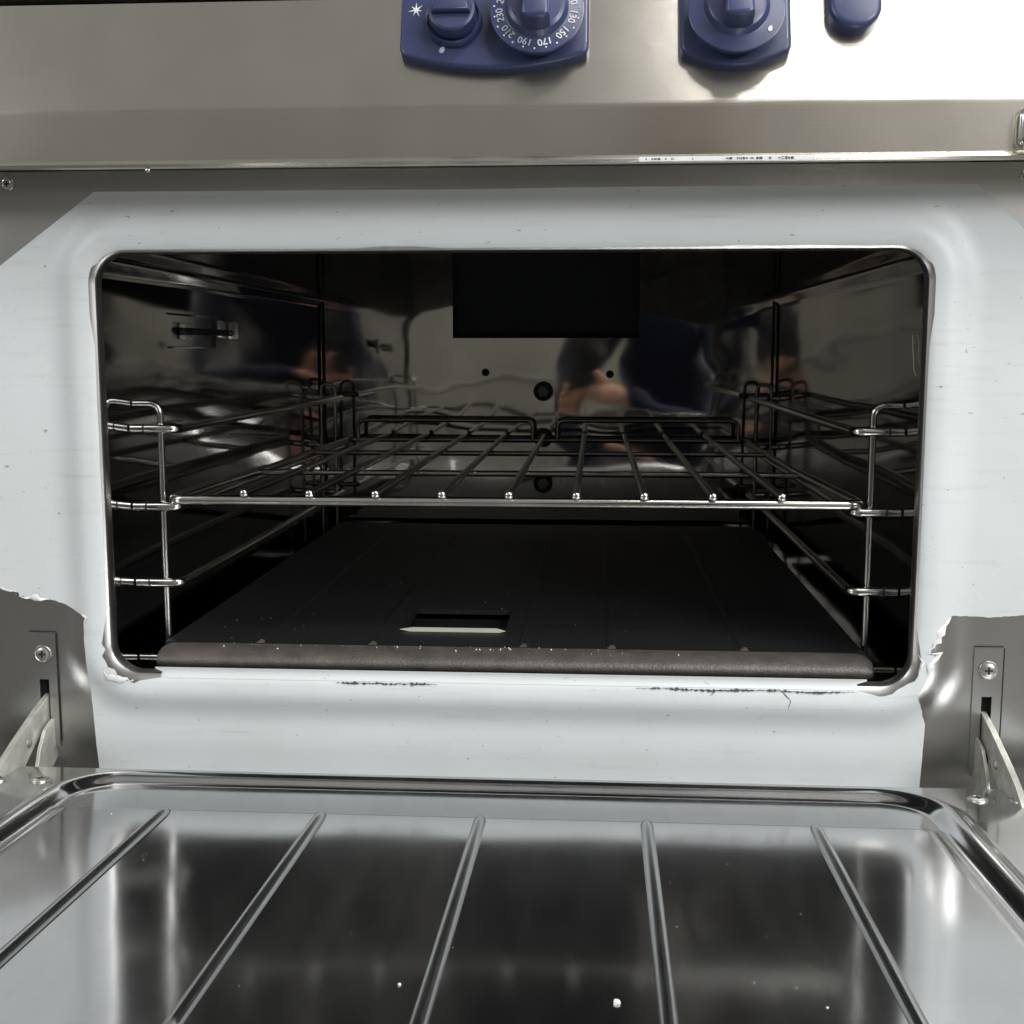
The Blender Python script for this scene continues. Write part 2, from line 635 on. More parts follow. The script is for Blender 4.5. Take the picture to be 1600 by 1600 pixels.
def sliver(pxs, wid, seed):
    """thin torn gap along a pixel polyline on the panel"""
    rnd = random.Random(seed)
    P = []
    raw = [xz(*p, -0.01) for p in pxs]
    for a, b in zip(raw, raw[1:]):
        m = max(2, int(math.dist(a, b) / 0.004))
        P += [(a[0] + (b[0] - a[0]) * k / m, a[1] + (b[1] - a[1]) * k / m) for k in range(m)]
    P.append(raw[-1])
    upP, dnP = [], []
    for i, p in enumerate(P):
        q0, q1 = P[max(i - 1, 0)], P[min(i + 1, len(P) - 1)]
        L = math.dist(q0, q1)
        nx, nz = -(q1[1] - q0[1]) / L, (q1[0] - q0[0]) / L
        tp = min(1.0, 0.25 + 4 * min(i, len(P) - 1 - i) / len(P))
        w0 = wid * tp * rnd.uniform(0.25, 1.0)
        w1 = wid * tp * rnd.uniform(0.25, 1.0)
        upP.append((p[0] + nx * w0, p[1] + nz * w0))
        dnP.append((p[0] - nx * w1, p[1] - nz * w1))
    return upP + dnP[::-1]


holes = [
         sliver([(1110, 1089), (1118, 1082), (1128, 1079)], 0.0006, 3),
         sliver([(1212, 1078), (1222, 1082), (1236, 1097), (1232, 1112)], 0.0006, 4)]
fm = sheet(film_outer, film_inner(), 0.0006, holes=holes)
film = fm.build('protective_film', 'protective_film', oven, 30, 'white plastic protective film, torn at the hinges')

# film folded over the bottom edge of the opening
ff = MB()
xs_ = [-.256 + .512 * k / 128 for k in range(129)]
rnd = random.Random(9)
pf = [(-hgt(0, OZ0 - .0022) - .0010, OZ0 - .0022), (-hgt(0, OZ0 - .0006) - .0010, OZ0 - .0004), (-.0020, OZ0 + .0016), (.0030, OZ0 + .0018), (.0085, OZ0 + .0018)]
vs = []
for x in xs_:
    e_ = min(1.0, (x + .257) / .010, (.257 - x) / .010)
    for i, (y, z) in enumerate(pf):
        t = min(1 - e_, .96)
        vs.append((x, y + (pf[4][0] - y) * t, z + (pf[4][1] - z) * t))
ff.add(vs, [(j * 5 + i, j * 5 + i + 1, (j + 1) * 5 + i + 1, (j + 1) * 5 + i) for j in range(128) for i in range(4)])
ff.build('film_fold', 'protective_film', film, 60)

# torn gaps along the lip with the cavity's dark reflection painted in, and two small rips
def lip_reflection(pts, wid, seed):
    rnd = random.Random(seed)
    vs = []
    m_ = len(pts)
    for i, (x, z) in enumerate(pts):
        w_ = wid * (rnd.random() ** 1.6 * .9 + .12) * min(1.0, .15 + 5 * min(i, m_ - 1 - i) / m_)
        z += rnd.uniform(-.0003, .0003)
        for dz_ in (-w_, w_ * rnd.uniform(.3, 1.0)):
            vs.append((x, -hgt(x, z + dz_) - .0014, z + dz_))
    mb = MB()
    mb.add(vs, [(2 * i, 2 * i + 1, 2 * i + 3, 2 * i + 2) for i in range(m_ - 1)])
    mb.build('painted_reflection', 'lip_reflection', film, 0)


lip_reflection([(-.120 + .0012 * k, -.2352) for k in range(62)], .0012, 4)
lip_reflection([(.094 + .0012 * k, -.2354 + .0004 * math.sin(k * .11)) for k in range(128)], .0013, 5)

# curled torn fringes along the rips
def fringe(pts, wid, seed, name='torn_edge'):
    rnd = random.Random(seed)
    mb = MB()
    vs = []
    P = pts
    for i, p in enumerate(P):
        q0, q1 = P[max(i - 1, 0)], P[min(i + 1, len(P) - 1)]
        L = math.dist(q0, q1) or 1
        nx, nz = -(q1[1] - q0[1]) / L, (q1[0] - q0[0]) / L
        tp = min(1.0, 3.0 * min(i, len(P) - 1 - i) / len(P)) + 0.05
        y0 = -hgt(*p) - 0.0008
        a = wid * tp * rnd.uniform(0.4, 1.3)
        jx, jz = rnd.uniform(-.0008, .0008), rnd.uniform(-.0008, .0008)
        vs += [(p[0] - nx * a * .6, y0 - 0.0001, p[1] - nz * a * .6), (p[0] + jx, y0 - a * .55, p[1] + jz), (p[0] + nx * a * .9 + jx, y0 - a * .30, p[1] + nz * a * .9 + jz)]
    fs = []
    for i in range(len(P) - 1):
        for k in range(2):
            fs.append((i * 3 + k, i * 3 + k + 1, (i + 1) * 3 + k + 1, (i + 1) * 3 + k))
    mb.add(vs, fs)
    return mb.build(name, 'torn_white', film, 60)


fringe(path([(30, 931), (60, 935), (78, 935)], .0006, 31), 0.0028, 1)
fringe(path([(0, 918), (10, 922), (28, 924)], .0004, 33), 0.0014, 5)
fringe(path([(131, 956), (141, 962), (136, 970)], .0005, 32), 0.0022, 2)
fringe(path([(1484, 962), (1472, 974), (1462, 992), (1455, 1008), (1446, 1018)], .0014, 40), 0.0034, 3)
fringe(path([(1446, 1016), (1462, 1018), (1452, 1030), (1443, 1050)], .0012, 41), 0.0030, 4)
fringe(path([(168, 1040), (172, 1052), (188, 1058), (215, 1059)], .0010, 42), 0.0034, 6)
fringe(path([(1432, 1020), (1438, 1030), (1432, 1046)], .0006, 43), 0.0020, 7)

# hinge plates, slots and arms
ROTF = Matrix(((1, 0, 0, 0), (0, 0, -1, 0), (0, 1, 0, 0), (0, 0, 0, 1)))     # local (x,y,z) -> (x,-z,y): z points at the viewer


def screw(M, r, parent, name='screw', mat='screw_steel', cross=True):
    mb = MB(M)
    mb.lathe([(r, 0), (r, r * .12), (r * .95, r * .18), (r * .80, r * .20), (r * .76, r * .16), (r * .70, r * .17), (r * .60, r * .24), (r * .30, r * .28), (0.0005, r * .28)], 28)
    o = mb.build(name, mat, parent, 40)
    if cross:
        c = MB(M)
        for k in range(2):
            a, b = (r * .40, r * .10) if k == 0 else (r * .10, r * .40)
            c.box((-a, -b, r * .20 + k * .00005), (a, b, r * .30 + k * .00005))
        cc = c.build('screw_recess', 'dark_bolt', parent, 0)
    return o


for sx in (-1, 1):
    X = sx * 0.336
    w2 = 0.0098
    hp = MB(ROTF)
    # plate as four strips round the slot
    outl = [(X - w2, -0.2895), (X + w2, -0.2895), (X + w2, -0.204), (X - w2, -0.204)]
    V, E_, F, *_ = delaunay_2d_cdt([Vector(p) for p in outl + [(X - .0035, -.287), (X + .0035, -.287), (X + .0035, -.2385), (X - .0035, -.2385)]],
                                   [(0, 1), (1, 2), (2, 3), (3, 0), (4, 5), (5, 6), (6, 7), (7, 4)], [], 0, 1e-6)
    fs = []
    for f in F:
        cx, cz = sum(V[i].x for i in f) / 3, sum(V[i].y for i in f) / 3
        if not (abs(cx - X) < .0035 and -.287 < cz < -.2385):
            fs.append(tuple(f))
    hp.add([(p.x, p.y, 0.0012) for p in V], fs)
    plate = hp.build('hinge_plate', 'panel_steel', oven, 0)
    sm = plate.modifiers.new('thickness', 'SOLIDIFY')
    sm.thickness = 0.0014
    gap = MB(ROTF)       # dark joint line down one side of the plate
    gx = X + (w2 + .0006)
    gap.box((gx - .0005, -.285, .0001), (gx + .0005, -.204, .0009))
    gap.box((X - w2, -.2034, .0001), (X + w2, -.2026, .0009))
    gap.build('plate_joint', 'dark_bolt', plate, 0)
    screw(Matrix.Translation((X, -0.0014, -0.2195)) @ ROTF, 0.0066, plate)
    bx = MB()            # dark hinge pocket behind the slot
    bx.box((X - .012, .004, -.30), (X + .012, .05, -.225))
    bx.build('hinge_pocket', 'black_void', oven, 0)
    # curved steel arm standing in the slot and reaching out to the door
    ar = MB()
    top = [(0.030, -0.243), (0.0, -0.2515), (-0.018, -0.2565), (-0.036, -0.2630), (-0.055, -0.2700), (-0.072, -0.2770), (-0.088, -0.2870), (-0.100, -0.2990)]
    bot = [(-0.086, -0.3080), (-0.070, -0.3040), (-0.052, -0.2975), (-0.034, -0.2860), (-0.018, -0.2770), (0.0, -0.2695), (0.030, -0.262)]
    ar.prism(top + bot, X - .0021, X + .0021, 0.0005, fn=lambda a, b, c: (c, a, b))
    arm = ar.build('hinge_arm', 'galvanised', oven, 30)
    ar = MB()            # second leaf folded beside the arm
    X2 = X - sx * 0.005
    leaf = [(0.02, -0.268), (-0.004, -0.268), (-0.016, -0.272), (-0.026, -0.284), (-0.034, -0.302), (-0.030, -0.312), (-0.010, -0.304), (0.004, -0.296), (0.02, -0.292)]
    ar.prism(leaf, X2 - .0012, X2 + .0012, 0.0004, fn=lambda a, b, c: (c, a, b))
    ar.build('hinge_leaf', 'galvanised', arm, 30)
    rv = MB(Matrix.Translation((X - sx * .0021, -0.034, -0.276)) @ Matrix.Rotation(R(-90 * sx), 4, 'Y'))
    rv.lathe([(.0034, 0), (.0034, .0006), (.0024, .0014), (.0006, .0017)], 16)
    rv.build('rivet', 'screw_steel', arm, 40)
    # screw under the control panel
    screw(Matrix.Translation((sx * 0.3445, -0.0002, 0.1137)) @ ROTF, 0.0045, oven, 'panel_screw', 'bright_steel')

# ------------------------------------------------------------------ cavity
def slab(name, a, b, mat, bev=0):
    mb = MB()
    mb.box(a, b, bev)
    return mb.build(name, mat, oven, 0 if not bev else 35)


def side_wall(sx):
    """wall profile with a pressed horizontal bead, run along the depth with rounded back corner"""
    prof = [(CW, CZ0), (CW, 0.050), (CW - .0012, .056), (CW - .0046, .061), (CW - .0052, .064), (CW - .0046, .067), (CW - .0012, .072), (CW, .078), (CW, CZ1)]
    ys = [0.0060, 0.15, 0.30, 0.45, 0.60, 0.69, CD]
    mb = MB()
    vs = [(sx * x, y, z) for y in ys for x, z in prof]
    m = len(prof)
    fs = [(j * m + i, j * m + i + 1, (j + 1) * m + i + 1, (j + 1) * m + i) for j in range(len(ys) - 1) for i in range(m - 1)]
    mb.add(vs, fs)
    o = mb.build('cavity_wall', 'cavity_steel', oven, 50)
    return o


wall_l = side_wall(-1)
wall_r = side_wall(1)
slab('cavity_ceiling', (-CW, 0.009, CZ1), (CW, CD, CZ1 + .002), 'cavity_steel')
slab('cavity_floor', (-CW, 0.009, CZ0 - .002), (CW, CD, CZ0), 'cavity_steel')
# front frame between panel and cavity
fr = MB()
V0 = rrect(0.002)
o4 = [(-CW - .02, CZ0 - .02), (CW + .02, CZ0 - .02), (CW + .02, CZ1 + .02), (-CW - .02, CZ1 + .02)]
V, E_, F, *_ = delaunay_2d_cdt([Vector(p) for p in o4 + V0], [(0, 1), (1, 2), (2, 3), (3, 0)] + [(4 + i, 4 + (i + 1) % len(V0)) for i in range(len(V0))], [], 0, 1e-6)
fs = [tuple(f) for f in F if not inside(V0, sum(V[i].x for i in f) / 3, sum(V[i].y for i in f) / 3)]
fr.add([(p.x, 0.0058, p.y) for p in V], fs)
fr.build('cavity_front_frame', 'galvanised', oven, 0)

# back wall with the flue opening, pressed slightly
FX, FZ0, FZ1 = 0.118, 0.0146, 0.136
ox = [(-CW, CZ0), (CW, CZ0), (CW, CZ1), (-CW, CZ1)]
fx = [(-FX, FZ0), (FX, FZ0), (FX, FZ1), (-FX, FZ1)]
V, E_, F, *_ = delaunay_2d_cdt([Vector(p) for p in ox + fx], [(0, 1), (1, 2), (2, 3), (3, 0), (4, 5), (5, 6), (6, 7), (7, 4)], [], 0, 1e-6)
fs = [tuple(f) for f in F if not (abs(sum(V[i].x for i in f) / 3) < FX and FZ0 < sum(V[i].y for i in f) / 3 < FZ1)]
bw = MB()
bw.add([(p.x, CD, p.y) for p in V], fs)
back = bw.build('cavity_back_wall', 'back_steel', oven, 0)
fl_ = MB()
fl_.box((-FX - .002, CD + .0012, FZ0 - .002), (FX + .002, CD + .03, FZ1 + .002))
fo = fl_.build('flue_duct', 'flue_black', back, 0, 'matt black flue opening high in the back wall')
bm = bmesh.new()
bm.from_mesh(fo.data)
bmesh.ops.delete(bm, geom=[f for f in bm.faces if f.calc_center_median().y < CD + .01], context='FACES_ONLY')
bm.to_mesh(fo.data)
bm.free()
for z in (-.0524, -.1114, -.1702):
    M = Matrix.Translation((-0.0025, CD - .0002, z)) @ ROTF
    b_ = MB(M)
    b_.lathe([(.0125, 0), (.0125, .003), (.0115, .0042), (.0085, .0042), (.0078, .0025)], 28)
    b_.build('bolt_washer', 'dark_bolt', back, 40)
    b_ = MB(M)
    b_.lathe([(.0074, .0018), (.0074, .0050), (.0062, .0062), (.001, .0064)], 6)
    b_.build('bolt_head', 'grey_bolt', back, 25)
for x, z in ((-.0763, -.0285), (.0817, -.0307)):
    M = Matrix.Translation((x, CD - .0004, z)) @ ROTF
    b_ = MB(M)
    b_.lathe([(.0050, 0), (.0046, .0012), (.0036, .0014), (.0032, .0002)], 20)
    b_.build('rivet_hole', 'dark_bolt', back, 40)
# little folded nibs where the back wall meets the sides
for sx in (-1, 1):
    t_ = MB()
    t_.tube([(sx * (CW - .003), CD - .004, -.23), (sx * (CW - .003), CD - .004, .142)], .0013, 8)
    t_.build('corner_seam', 'dark_bolt', back, 40)

# thermostat probe clips on the left wall
for y, kind in ((0.185, 0), (0.318, 1)):
    c = MB()
    if kind == 0:
        c.box((-CW + .0006, y - .010, .0085), (-CW + .006, y + .010, .0125), .0012)
        c.box((-CW + .0006, y - .010, .0185), (-CW + .006, y + .010, .0225), .0012)
        c.build('probe_clip', 'ceramic', wall_l, 30)
    else:
        c.box((-CW + .0006, y - .003, .010), (-CW + .010, y + .003, .026), .0012)
        c.build('probe_clip', 'screw_steel', wall_l, 30)
c = MB()
c.tube([(-CW + .0035, .176, .0155), (-CW + .0035, .33, .0155)], .0028, 10)
c.build('probe', 'dark_bolt', wall_l, 40)
c = MB()
for a, b in (((-CW + .0006, .155, .001), (-CW + .0026, .27, .0025)), ((-CW + .0006, .155, .0285), (-CW + .0026, .27, .030)), ((-CW + .0006, .268, .0026), (-CW + .0026, .270, .0284))):
    c.box(a, b)
c.build('probe_bracket', 'cavity_steel', wall_l, 0)

# ------------------------------------------------------------------ wire side supports (lift out)
RZ = (-0.0592, -0.1186, -0.1776)


def support(sx):
    side = 'left' if sx < 0 else 'right'
    t = thing('rack_support', f'chromed wire shelf support with three runners along the {side} oven wall', 'shelf support', (sx * .27, 0.06, CZ0), 'wire shelf supports inside the oven')
    px = sx * 0.2665
    for Y in (0.0665, 0.655):
        p = MB()
        if Y < .1:
            p.tube(fillet([(sx * (CW - .001), Y, -.0405), (px, Y, -.0405), (px, Y, -.2405)], .009), .0026, 10)
        else:
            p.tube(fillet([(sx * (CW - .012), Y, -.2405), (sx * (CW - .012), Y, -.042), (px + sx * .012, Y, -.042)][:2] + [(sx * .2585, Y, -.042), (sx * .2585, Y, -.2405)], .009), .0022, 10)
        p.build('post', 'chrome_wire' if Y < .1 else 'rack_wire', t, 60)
    for z in RZ:
        p = MB()
        p.tube(fillet([(sx * (CW - .001), .060, z), (sx * .2525, .060, z), (sx * .2525, .668, z), (sx * (CW - .001), .668, z)], .007), .0036, 12)
        p.build('runner', 'chrome_wire', t, 60)
        k = MB()
        k.tube([(sx * .2762, .060, z), (sx * .2775, .060, z)], .00375, 12)
        k.build('weld_mark', 'dark_bolt', t, 40)
    p = MB()
    p.tube([(sx * (CW - .001), .060, -.2365), (sx * .262, .060, -.2365)], .0026, 10)
    p.build('foot_rod', 'rack_wire', t, 60)
    return t


support(-1)
support(1)

# ------------------------------------------------------------------ the rack
rack = thing('oven_rack', 'chromed wire oven rack on the middle runners', 'oven rack', (0, 0.06, -0.113))
rz = -0.1130
b = MB()
b.tube(fillet([(-.250, .30, rz), (-.2575, .090, rz), (-.2575, .058, rz), (.2580, .058, rz), (.2580, .090, rz), (.250, .30, rz)], .010), .0042, 12)
b.build('front_bar', 'chrome_wire', rack, 60)
b = MB()
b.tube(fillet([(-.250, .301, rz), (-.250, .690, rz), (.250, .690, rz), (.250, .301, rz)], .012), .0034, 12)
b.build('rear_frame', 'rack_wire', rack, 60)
for y in (.275, .495):
    b = MB()
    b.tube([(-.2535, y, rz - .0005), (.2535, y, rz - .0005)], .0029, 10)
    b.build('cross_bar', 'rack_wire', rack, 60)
for i in range(9):
    x = -.2002 + .4006 * i / 8
    b = MB()
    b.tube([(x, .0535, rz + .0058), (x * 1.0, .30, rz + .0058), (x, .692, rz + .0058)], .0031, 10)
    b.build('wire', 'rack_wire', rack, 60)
    e = MB(Matrix.Translation((x, .0536, rz + .0058)) @ ROTF)
    e.lathe([(.0030, 0), (.0030, .0005), (.0026, .0012), (.0015, .0017), (.0002, .0019)], 12)
    e.build('wire_end', 'bright_steel', rack, 50)
for x0, x1 in ((-.2365, -.0145), (.0165, .2415)):
    b = MB()
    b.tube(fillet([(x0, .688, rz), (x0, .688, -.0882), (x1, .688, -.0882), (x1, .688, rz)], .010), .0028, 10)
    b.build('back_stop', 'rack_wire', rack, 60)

# ------------------------------------------------------------------ base plate
plate = thing('base_plate', 'dark enamelled oven floor plate with a rough brown rounded front edge', 'floor plate', (0, 0.03, CZ0 + .003))
pl = MB()
zt = -0.2225
nX0, nX1, nY0, nY1 = -.087, -.006, .0945, .175
oo = [(-.262, .046), (.262, .046), (.262, .69), (-.262, .69)]
ii = [(nX0, nY0), (nX1, nY0), (nX1, nY1), (nX0, nY1)]
V, E_, F, *_ = delaunay_2d_cdt([Vector(p) for p in oo + ii], [(0, 1), (1, 2), (2, 3), (3, 0), (4, 5), (5, 6), (6, 7), (7, 4)], [], 0, 1e-6)
fs = []
for f in F:
    cx, cy = sum(V[i].x for i in f) / 3, sum(V[i].y for i in f) / 3
    if not (nX0 < cx < nX1 and nY0 < cy < nY1):
        fs.append(tuple(f))
pl.add([(p.x, p.y, zt) for p in V], fs)
po = pl.build('plate', 'plate_enamel', plate, 0)
sm = po.modifiers.new('thickness', 'SOLIDIFY')
sm.thickness = .004
sm.offset = 0
# rounded front edge
be = MB()
prof = []
for k in range(15):
    a = R(-100 + 190 * k / 14)
    prof.append((.034 - .0180 * math.cos(R(190 * k / 14 - 95)), zt - .0058 + .0080 * math.sin(R(190 * k / 14 - 95))))
prof = prof + [(.052, zt + .0012), (.052, zt - .0138)]
xs_ = [-.2600, -.2590, -.2560] + [-.25 + .5 * k / 20 for k in range(21)] + [.2575, .2620, .2640]
vs = []
m = len(prof)
for i, x in enumerate(xs_):
    s_ = {0: .72, 1: .9, 2: .98, len(xs_) - 1: .72, len(xs_) - 2: .9, len(xs_) - 3: .98}.get(i, 1.0)
    cy, cz = .036, zt - .008
    vs += [(x, cy + (y - cy) * s_, cz + (z - cz) * s_) for y, z in prof]
fs = [(j * m + i, j * m + (i + 1) % m, (j + 1) * m + (i + 1) % m, (j + 1) * m + i) for j in range(len(xs_) - 1) for i in range(m)]
fs += [tuple(range(m))[::-1], tuple(range((len(xs_) - 1) * m, len(xs_) * m))]
be.add(vs, fs)
be.build('front_edge', 'plate_edge', plate, 40)
for x in (-.188, -.102, .078, .176, .262 - .250):
    rg = MB()
    rg.prism([(x - .0045, 0), (x + .0030, 0), (x + .0015, .0009), (x - .0030, .0009)], .051, .60, 0.0, fn=lambda a, b, c: (a, c, zt + .0021 + b))
    rg.build('floor_rib', 'plate_enamel', plate, 30)
    lg = MB()
    lg.prism([(x - .005, 0), (x + .003, 0), (x + .0015, .0024), (x - .001, .0030)], .046, .0508, 0.0, fn=lambda a, b, c: (a, c, zt + .001 + b))
    lg.build('lug', 'plate_edge', plate, 0)
ls = MB()
ls.prism([(nX0 - .002, .0010), (nX0 + .006, -.0006), (nX1 - .004, -.0006), (nX1 + .001, .0006), (nX1 - .006, .0026), (nX0 + .008, .0026)], nY0 - .0035, nY0 - .0018, .0003, fn=lambda a, b, c: (a, c, zt + .0028 + b))
ls.build('slot_lip', 'ceramic', plate, 0)
ls = MB()
ls.box((nX0 - .004, nY0 - .004, zt - .009), (nX1 + .004, nY1 + .004, zt - .007))
ls.build('slot_tray', 'plate_enamel', plate, 0)

# ------------------------------------------------------------------ control panel
TILT = R(18)
# local frame of the sloping panel: x, s (up the slope), n (out of the panel)
CPM = Matrix(((1, 0, 0, 0),
              (0, math.sin(TILT), -math.cos(TILT), CY),
              (0, math.cos(TILT), math.sin(TILT), 0.152),
              (0, 0, 0, 1)))
SH = 0.076
cp = MB()
# one folded sheet: bottom return, lower lip, fascia, bend, slope, top return
pr = [(0.0005, .1235), (CY + .006, .1175), (CY + .0018, .1160), (CY - .0012, .1166), (CY - .0022, .1184), (CY - .0012, .1202), (CY, .1214), (CY, .1222), (CY, .1230), (CY, .1488), (CY, .1494), (CY, .1500)]
for k in range(1, 6):
    a = TILT * k / 5
    pr.append((CY + .0065 * (1 - math.cos(a)), .1500 + .0065 * math.sin(a) + .0004 * k * .5))
e = CPM @ Vector((0, SH, 0))
for s2 in (.0030, .0040, .0050, SH - .002, SH - .001):
    q = CPM @ Vector((0, s2, 0))
    pr.append((q.y, q.z))
pr += [(e.y, e.z), (e.y + .010, e.z + .003), (e.y + .03, e.z + .003)]
xs_ = [-PX + 2 * PX * k / 24 for k in range(25)]
m = len(pr)
cp.add([(x, y, z) for x in xs_ for y, z in pr], [(j * m + i, j * m + i + 1, (j + 1) * m + i + 1, (j + 1) * m + i) for j in range(24) for i in range(m - 1)])
cpo = cp.build('control_panel', 'control_steel', oven, 25)
uvl = cpo.data.uv_layers.new(name='brushed')
for lp in cpo.data.loops:
    v_ = cpo.data.vertices[lp.vertex_index].co
    uvl.data[lp.index].uv = (v_.x, v_.z - v_.y * .4)
wt = MB()
wt.box((-PX, e.y + .012, e.z + .0085), (PX, CD + .1, e.z + .05), .003)
wt.build('worktop', 'panel_steel', oven, 35)
for sx in (-1, 1):
    sd = MB()
    sd.box((sx * PX if sx < 0 else PX, .019, PZ0 + .001), (sx * PX + sx * .0015, CD + .1, e.z + .008))
    sd.build('side_panel', 'panel_steel', oven, 0)
bk = MB()
bk.box((-PX, CD + .1, PZ0 + .001), (PX, CD + .102, e.z + .008))
bk.build('rear_panel', 'panel_steel', oven, 0)
kb = MB()
kb.box((-PX, .02, FLOOR), (PX, CD + .1, PZ0))
kb.build('plinth', 'panel_steel', oven, 0)

# rating label on the lip, printed marks
lb = MB()
lx0, lx1 = .0895, .1985
lb.box((lx0, CY - .0030, .1168), (lx1, CY - .0024, .1196), .0001)
lab = lb.build('rating_label', 'label_white', cpo, 0)
rnd = random.Random(3)
x = lx0 + .004
while x < lx1 - .014:
    wd = rnd.choice((.0006, .0009, .0012, .0018))
    if rnd.random() < .62 and not (.112 < x < .118 or .128 < x < .134):
        h = rnd.uniform(.0006, .0013)
        ink = MB()
        ink.box((x, CY - .0033, .1182 - h / 2), (x + wd, CY - .00302, .1182 + h / 2))
        ink.build('print_mark', 'label_ink', cpo, 0)
    x += wd + .0006



def text(s, M, size, name, mat, parent, depth=.0001):
    cu = bpy.data.curves.new('t', 'FONT')
    cu.body = s
    cu.size = size
    cu.extrude = depth
    cu.align_x = 'CENTER'
    cu.align_y = 'CENTER'
    cu.offset = size * 0.016
    to = bpy.data.objects.new('t', cu)
    COL.objects.link(to)
    bpy.context.view_layer.update()
    me = bpy.data.meshes.new_from_object(to.evaluated_get(bpy.context.evaluated_depsgraph_get()))
    bpy.data.objects.remove(to)
    bpy.data.curves.remove(cu)
    me.transform(M)
    me.materials.clear()
    me.materials.append(MATS[mat])
    o = bpy.data.objects.new(name, me)
    COL.objects.link(o)
    child(o, parent)
    return o


for ch_, x_ in (('C', .1785), ('E', .1805)):
    text(ch_, Matrix.Translation((x_, CY - .0031, .1182)) @ ROTF, .0026, 'print_mark', 'label_ink', cpo)


def bezel(pts, parent, name='control_bezel', label=None):
    mb = MB(CPM)
    mb.prism(pts, -.0005, .0085, .0028)
    return mb.build(name, 'blue_plastic', parent, 40, label)


def arc_bottom(x0, x1, s_side, s_mid, top, r=.005, n=14):
    """bezel outline with bowed bottom edge and rounded lower corners"""
    pts = []
    for k in range(n + 1):
        t = k / n
        x_ = x0 + r + (x1 - x0 - 2 * r) * t
        pts.append((x_, s_mid + (s_side - s_mid) * (2 * t - 1) ** 2))
    right = [(x1 - r * .3, s_side + r * .35), (x1, s_side + r * 1.1), (x1, top - .004), (x1 - .004, top)]
    left = [(x0 + .004, top), (x0, top - .004), (x0, s_side + r * 1.1), (x0 + r * .3, s_side + r * .35)]
    return pts + right + left


def rot_text(cx, cs, r, ang, off):
    """matrix for print at angle ang (deg, 0 = down, + towards right) with its top pointing outward"""
    a = R(ang)
    x_, s_ = cx + r * math.sin(a), cs - r * math.cos(a)
    # outward dir = (sin a, -cos a); text up (+y) -> outward
    rz_ = math.atan2(-math.cos(a), math.sin(a)) - math.pi / 2
    return CPM @ Matrix.Translation((x_, s_, off)) @ Matrix.Rotation(rz_, 4, 'Z')


def dial(cx, cs, Rr, parent, name):
    mb = MB(CPM)
    H = .0205
    mb.lathe([(Rr * .86, .0086), (Rr * .90, .0150), (Rr * .985, .0178), (Rr, .0190), (Rr * .99, .0202), (Rr * .96, H), (Rr * .70, H + .0006), (Rr * .675, H + .0010), (Rr * .655, H + .0022), (Rr * .60, H + .0050), (Rr * .53, H + .0062), (Rr * .2, H + .0066)], 64, (cx, cs))
    d = mb.build(name, 'blue_dial', parent, 28)
    g = MB(CPM)
    gw = Rr * .30
    outl = [(cx - gw, cs - Rr * .50), (cx - gw * .6, cs - Rr * .58), (cx + gw * .6, cs - Rr * .58), (cx + gw, cs - Rr * .50), (cx + gw * .82, cs + Rr * .60), (cx - gw * .82, cs + Rr * .60)]
    g.prism(outl, H + .004, H + .0200, .0030)
    g.build('knob_grip', 'blue_dial', parent, 35)
    return H


# left bezel: igniter button and thermostat dial
bz1 = bezel(arc_bottom(-.0620, .0578, .0300, .0215, .100), oven, label='dark blue bezel with igniter button and thermostat dial')
ln = MB(CPM)
ln.tube([(.0558, .038, .0083), (.0558, .095, .0083)], .0004, 6)
ln.build('bezel_line', 'grey_print', bz1, 0)
DX, DS = .0252, .0535
H = dial(DX, DS, .0292, bz1, 'thermostat_dial')
for i, nme in enumerate(('90', '110', '130', '150', '170', '190', '210', '230', '250')):
    ang = 137.5 - 31 * i
    text(nme, rot_text(DX, DS, .0229, ang, H + .0007), .0062, 'dial_number', 'white_print' if 0 < i < 5 else 'grey_print', bz1)
for i in range(18):
    ang = 137.5 - 15.5 * i
    a = R(ang)
    d_ = MB(CPM @ Matrix.Translation((DX + .0266 * math.sin(a), DS - .0266 * math.cos(a), H - .0001)))
    d_.lathe([(.0006, 0), (.0006, .0004), (.0004, .00045)], 8)
    d_.build('dial_dot', 'white_print' if i > 3 else 'grey_print', bz1, 0)
# igniter: recessed ring and push button
bu = MB(CPM)
bcx, bcs = -.0278, .0535
bu.lathe([(.0185, .0086), (.0180, .0125), (.0172, .0138), (.0163, .0135), (.0158, .0110)], 48, (bcx, bcs))
bu.build('button_ring', 'blue_plastic', bz1, 30)
bu = MB(CPM)
bu.lathe([(.0148, .0100), (.0148, .0205), (.0143, .0222), (.0130, .0230), (.002, .0232)], 48, (bcx, bcs))
bu.build('igniter_button', 'blue_plastic', bz1, 30)
bu = MB(CPM)
bu.prism([(bcx - .0118, bcs - .0035), (bcx + .0118, bcs - .0035), (bcx + .0105, bcs + .0035), (bcx - .0105, bcs + .0035)], .0228, .0275, .0018)
bu.build('button_ridge', 'blue_plastic', bz1, 30)
# star and flame symbols
st = MB(CPM)
scx, scs = -.0520, .0620
pts = []
for k in range(14):
    a = R(90 + 360 * k / 14)
    r_ = (.0042 if k % 4 else .0052) if k % 2 == 0 else .0013
    pts.append((scx + r_ * math.cos(a), scs + r_ * math.sin(a)))
st.prism(pts, .0084, .0088)
st.build('spark_symbol', 'white_print', bz1, 0)


def flame(cx, cs, off, size, parent, mat, rot=0):
    f_ = MB(CPM @ Matrix.Translation((cx, cs, off)) @ Matrix.Rotation(rot, 4, 'Z'))
    sh = [(0, -1.0), (.45, -.75), (.62, -.2), (.45, .3), (.25, .9), (-.05, .65), (-.4, .25), (-.55, -.3), (-.4, -.8)]
    f_.prism([(a * size, b_ * size) for a, b_ in sh], 0, .0003)
    f_.build('flame_symbol', mat, parent, 0)


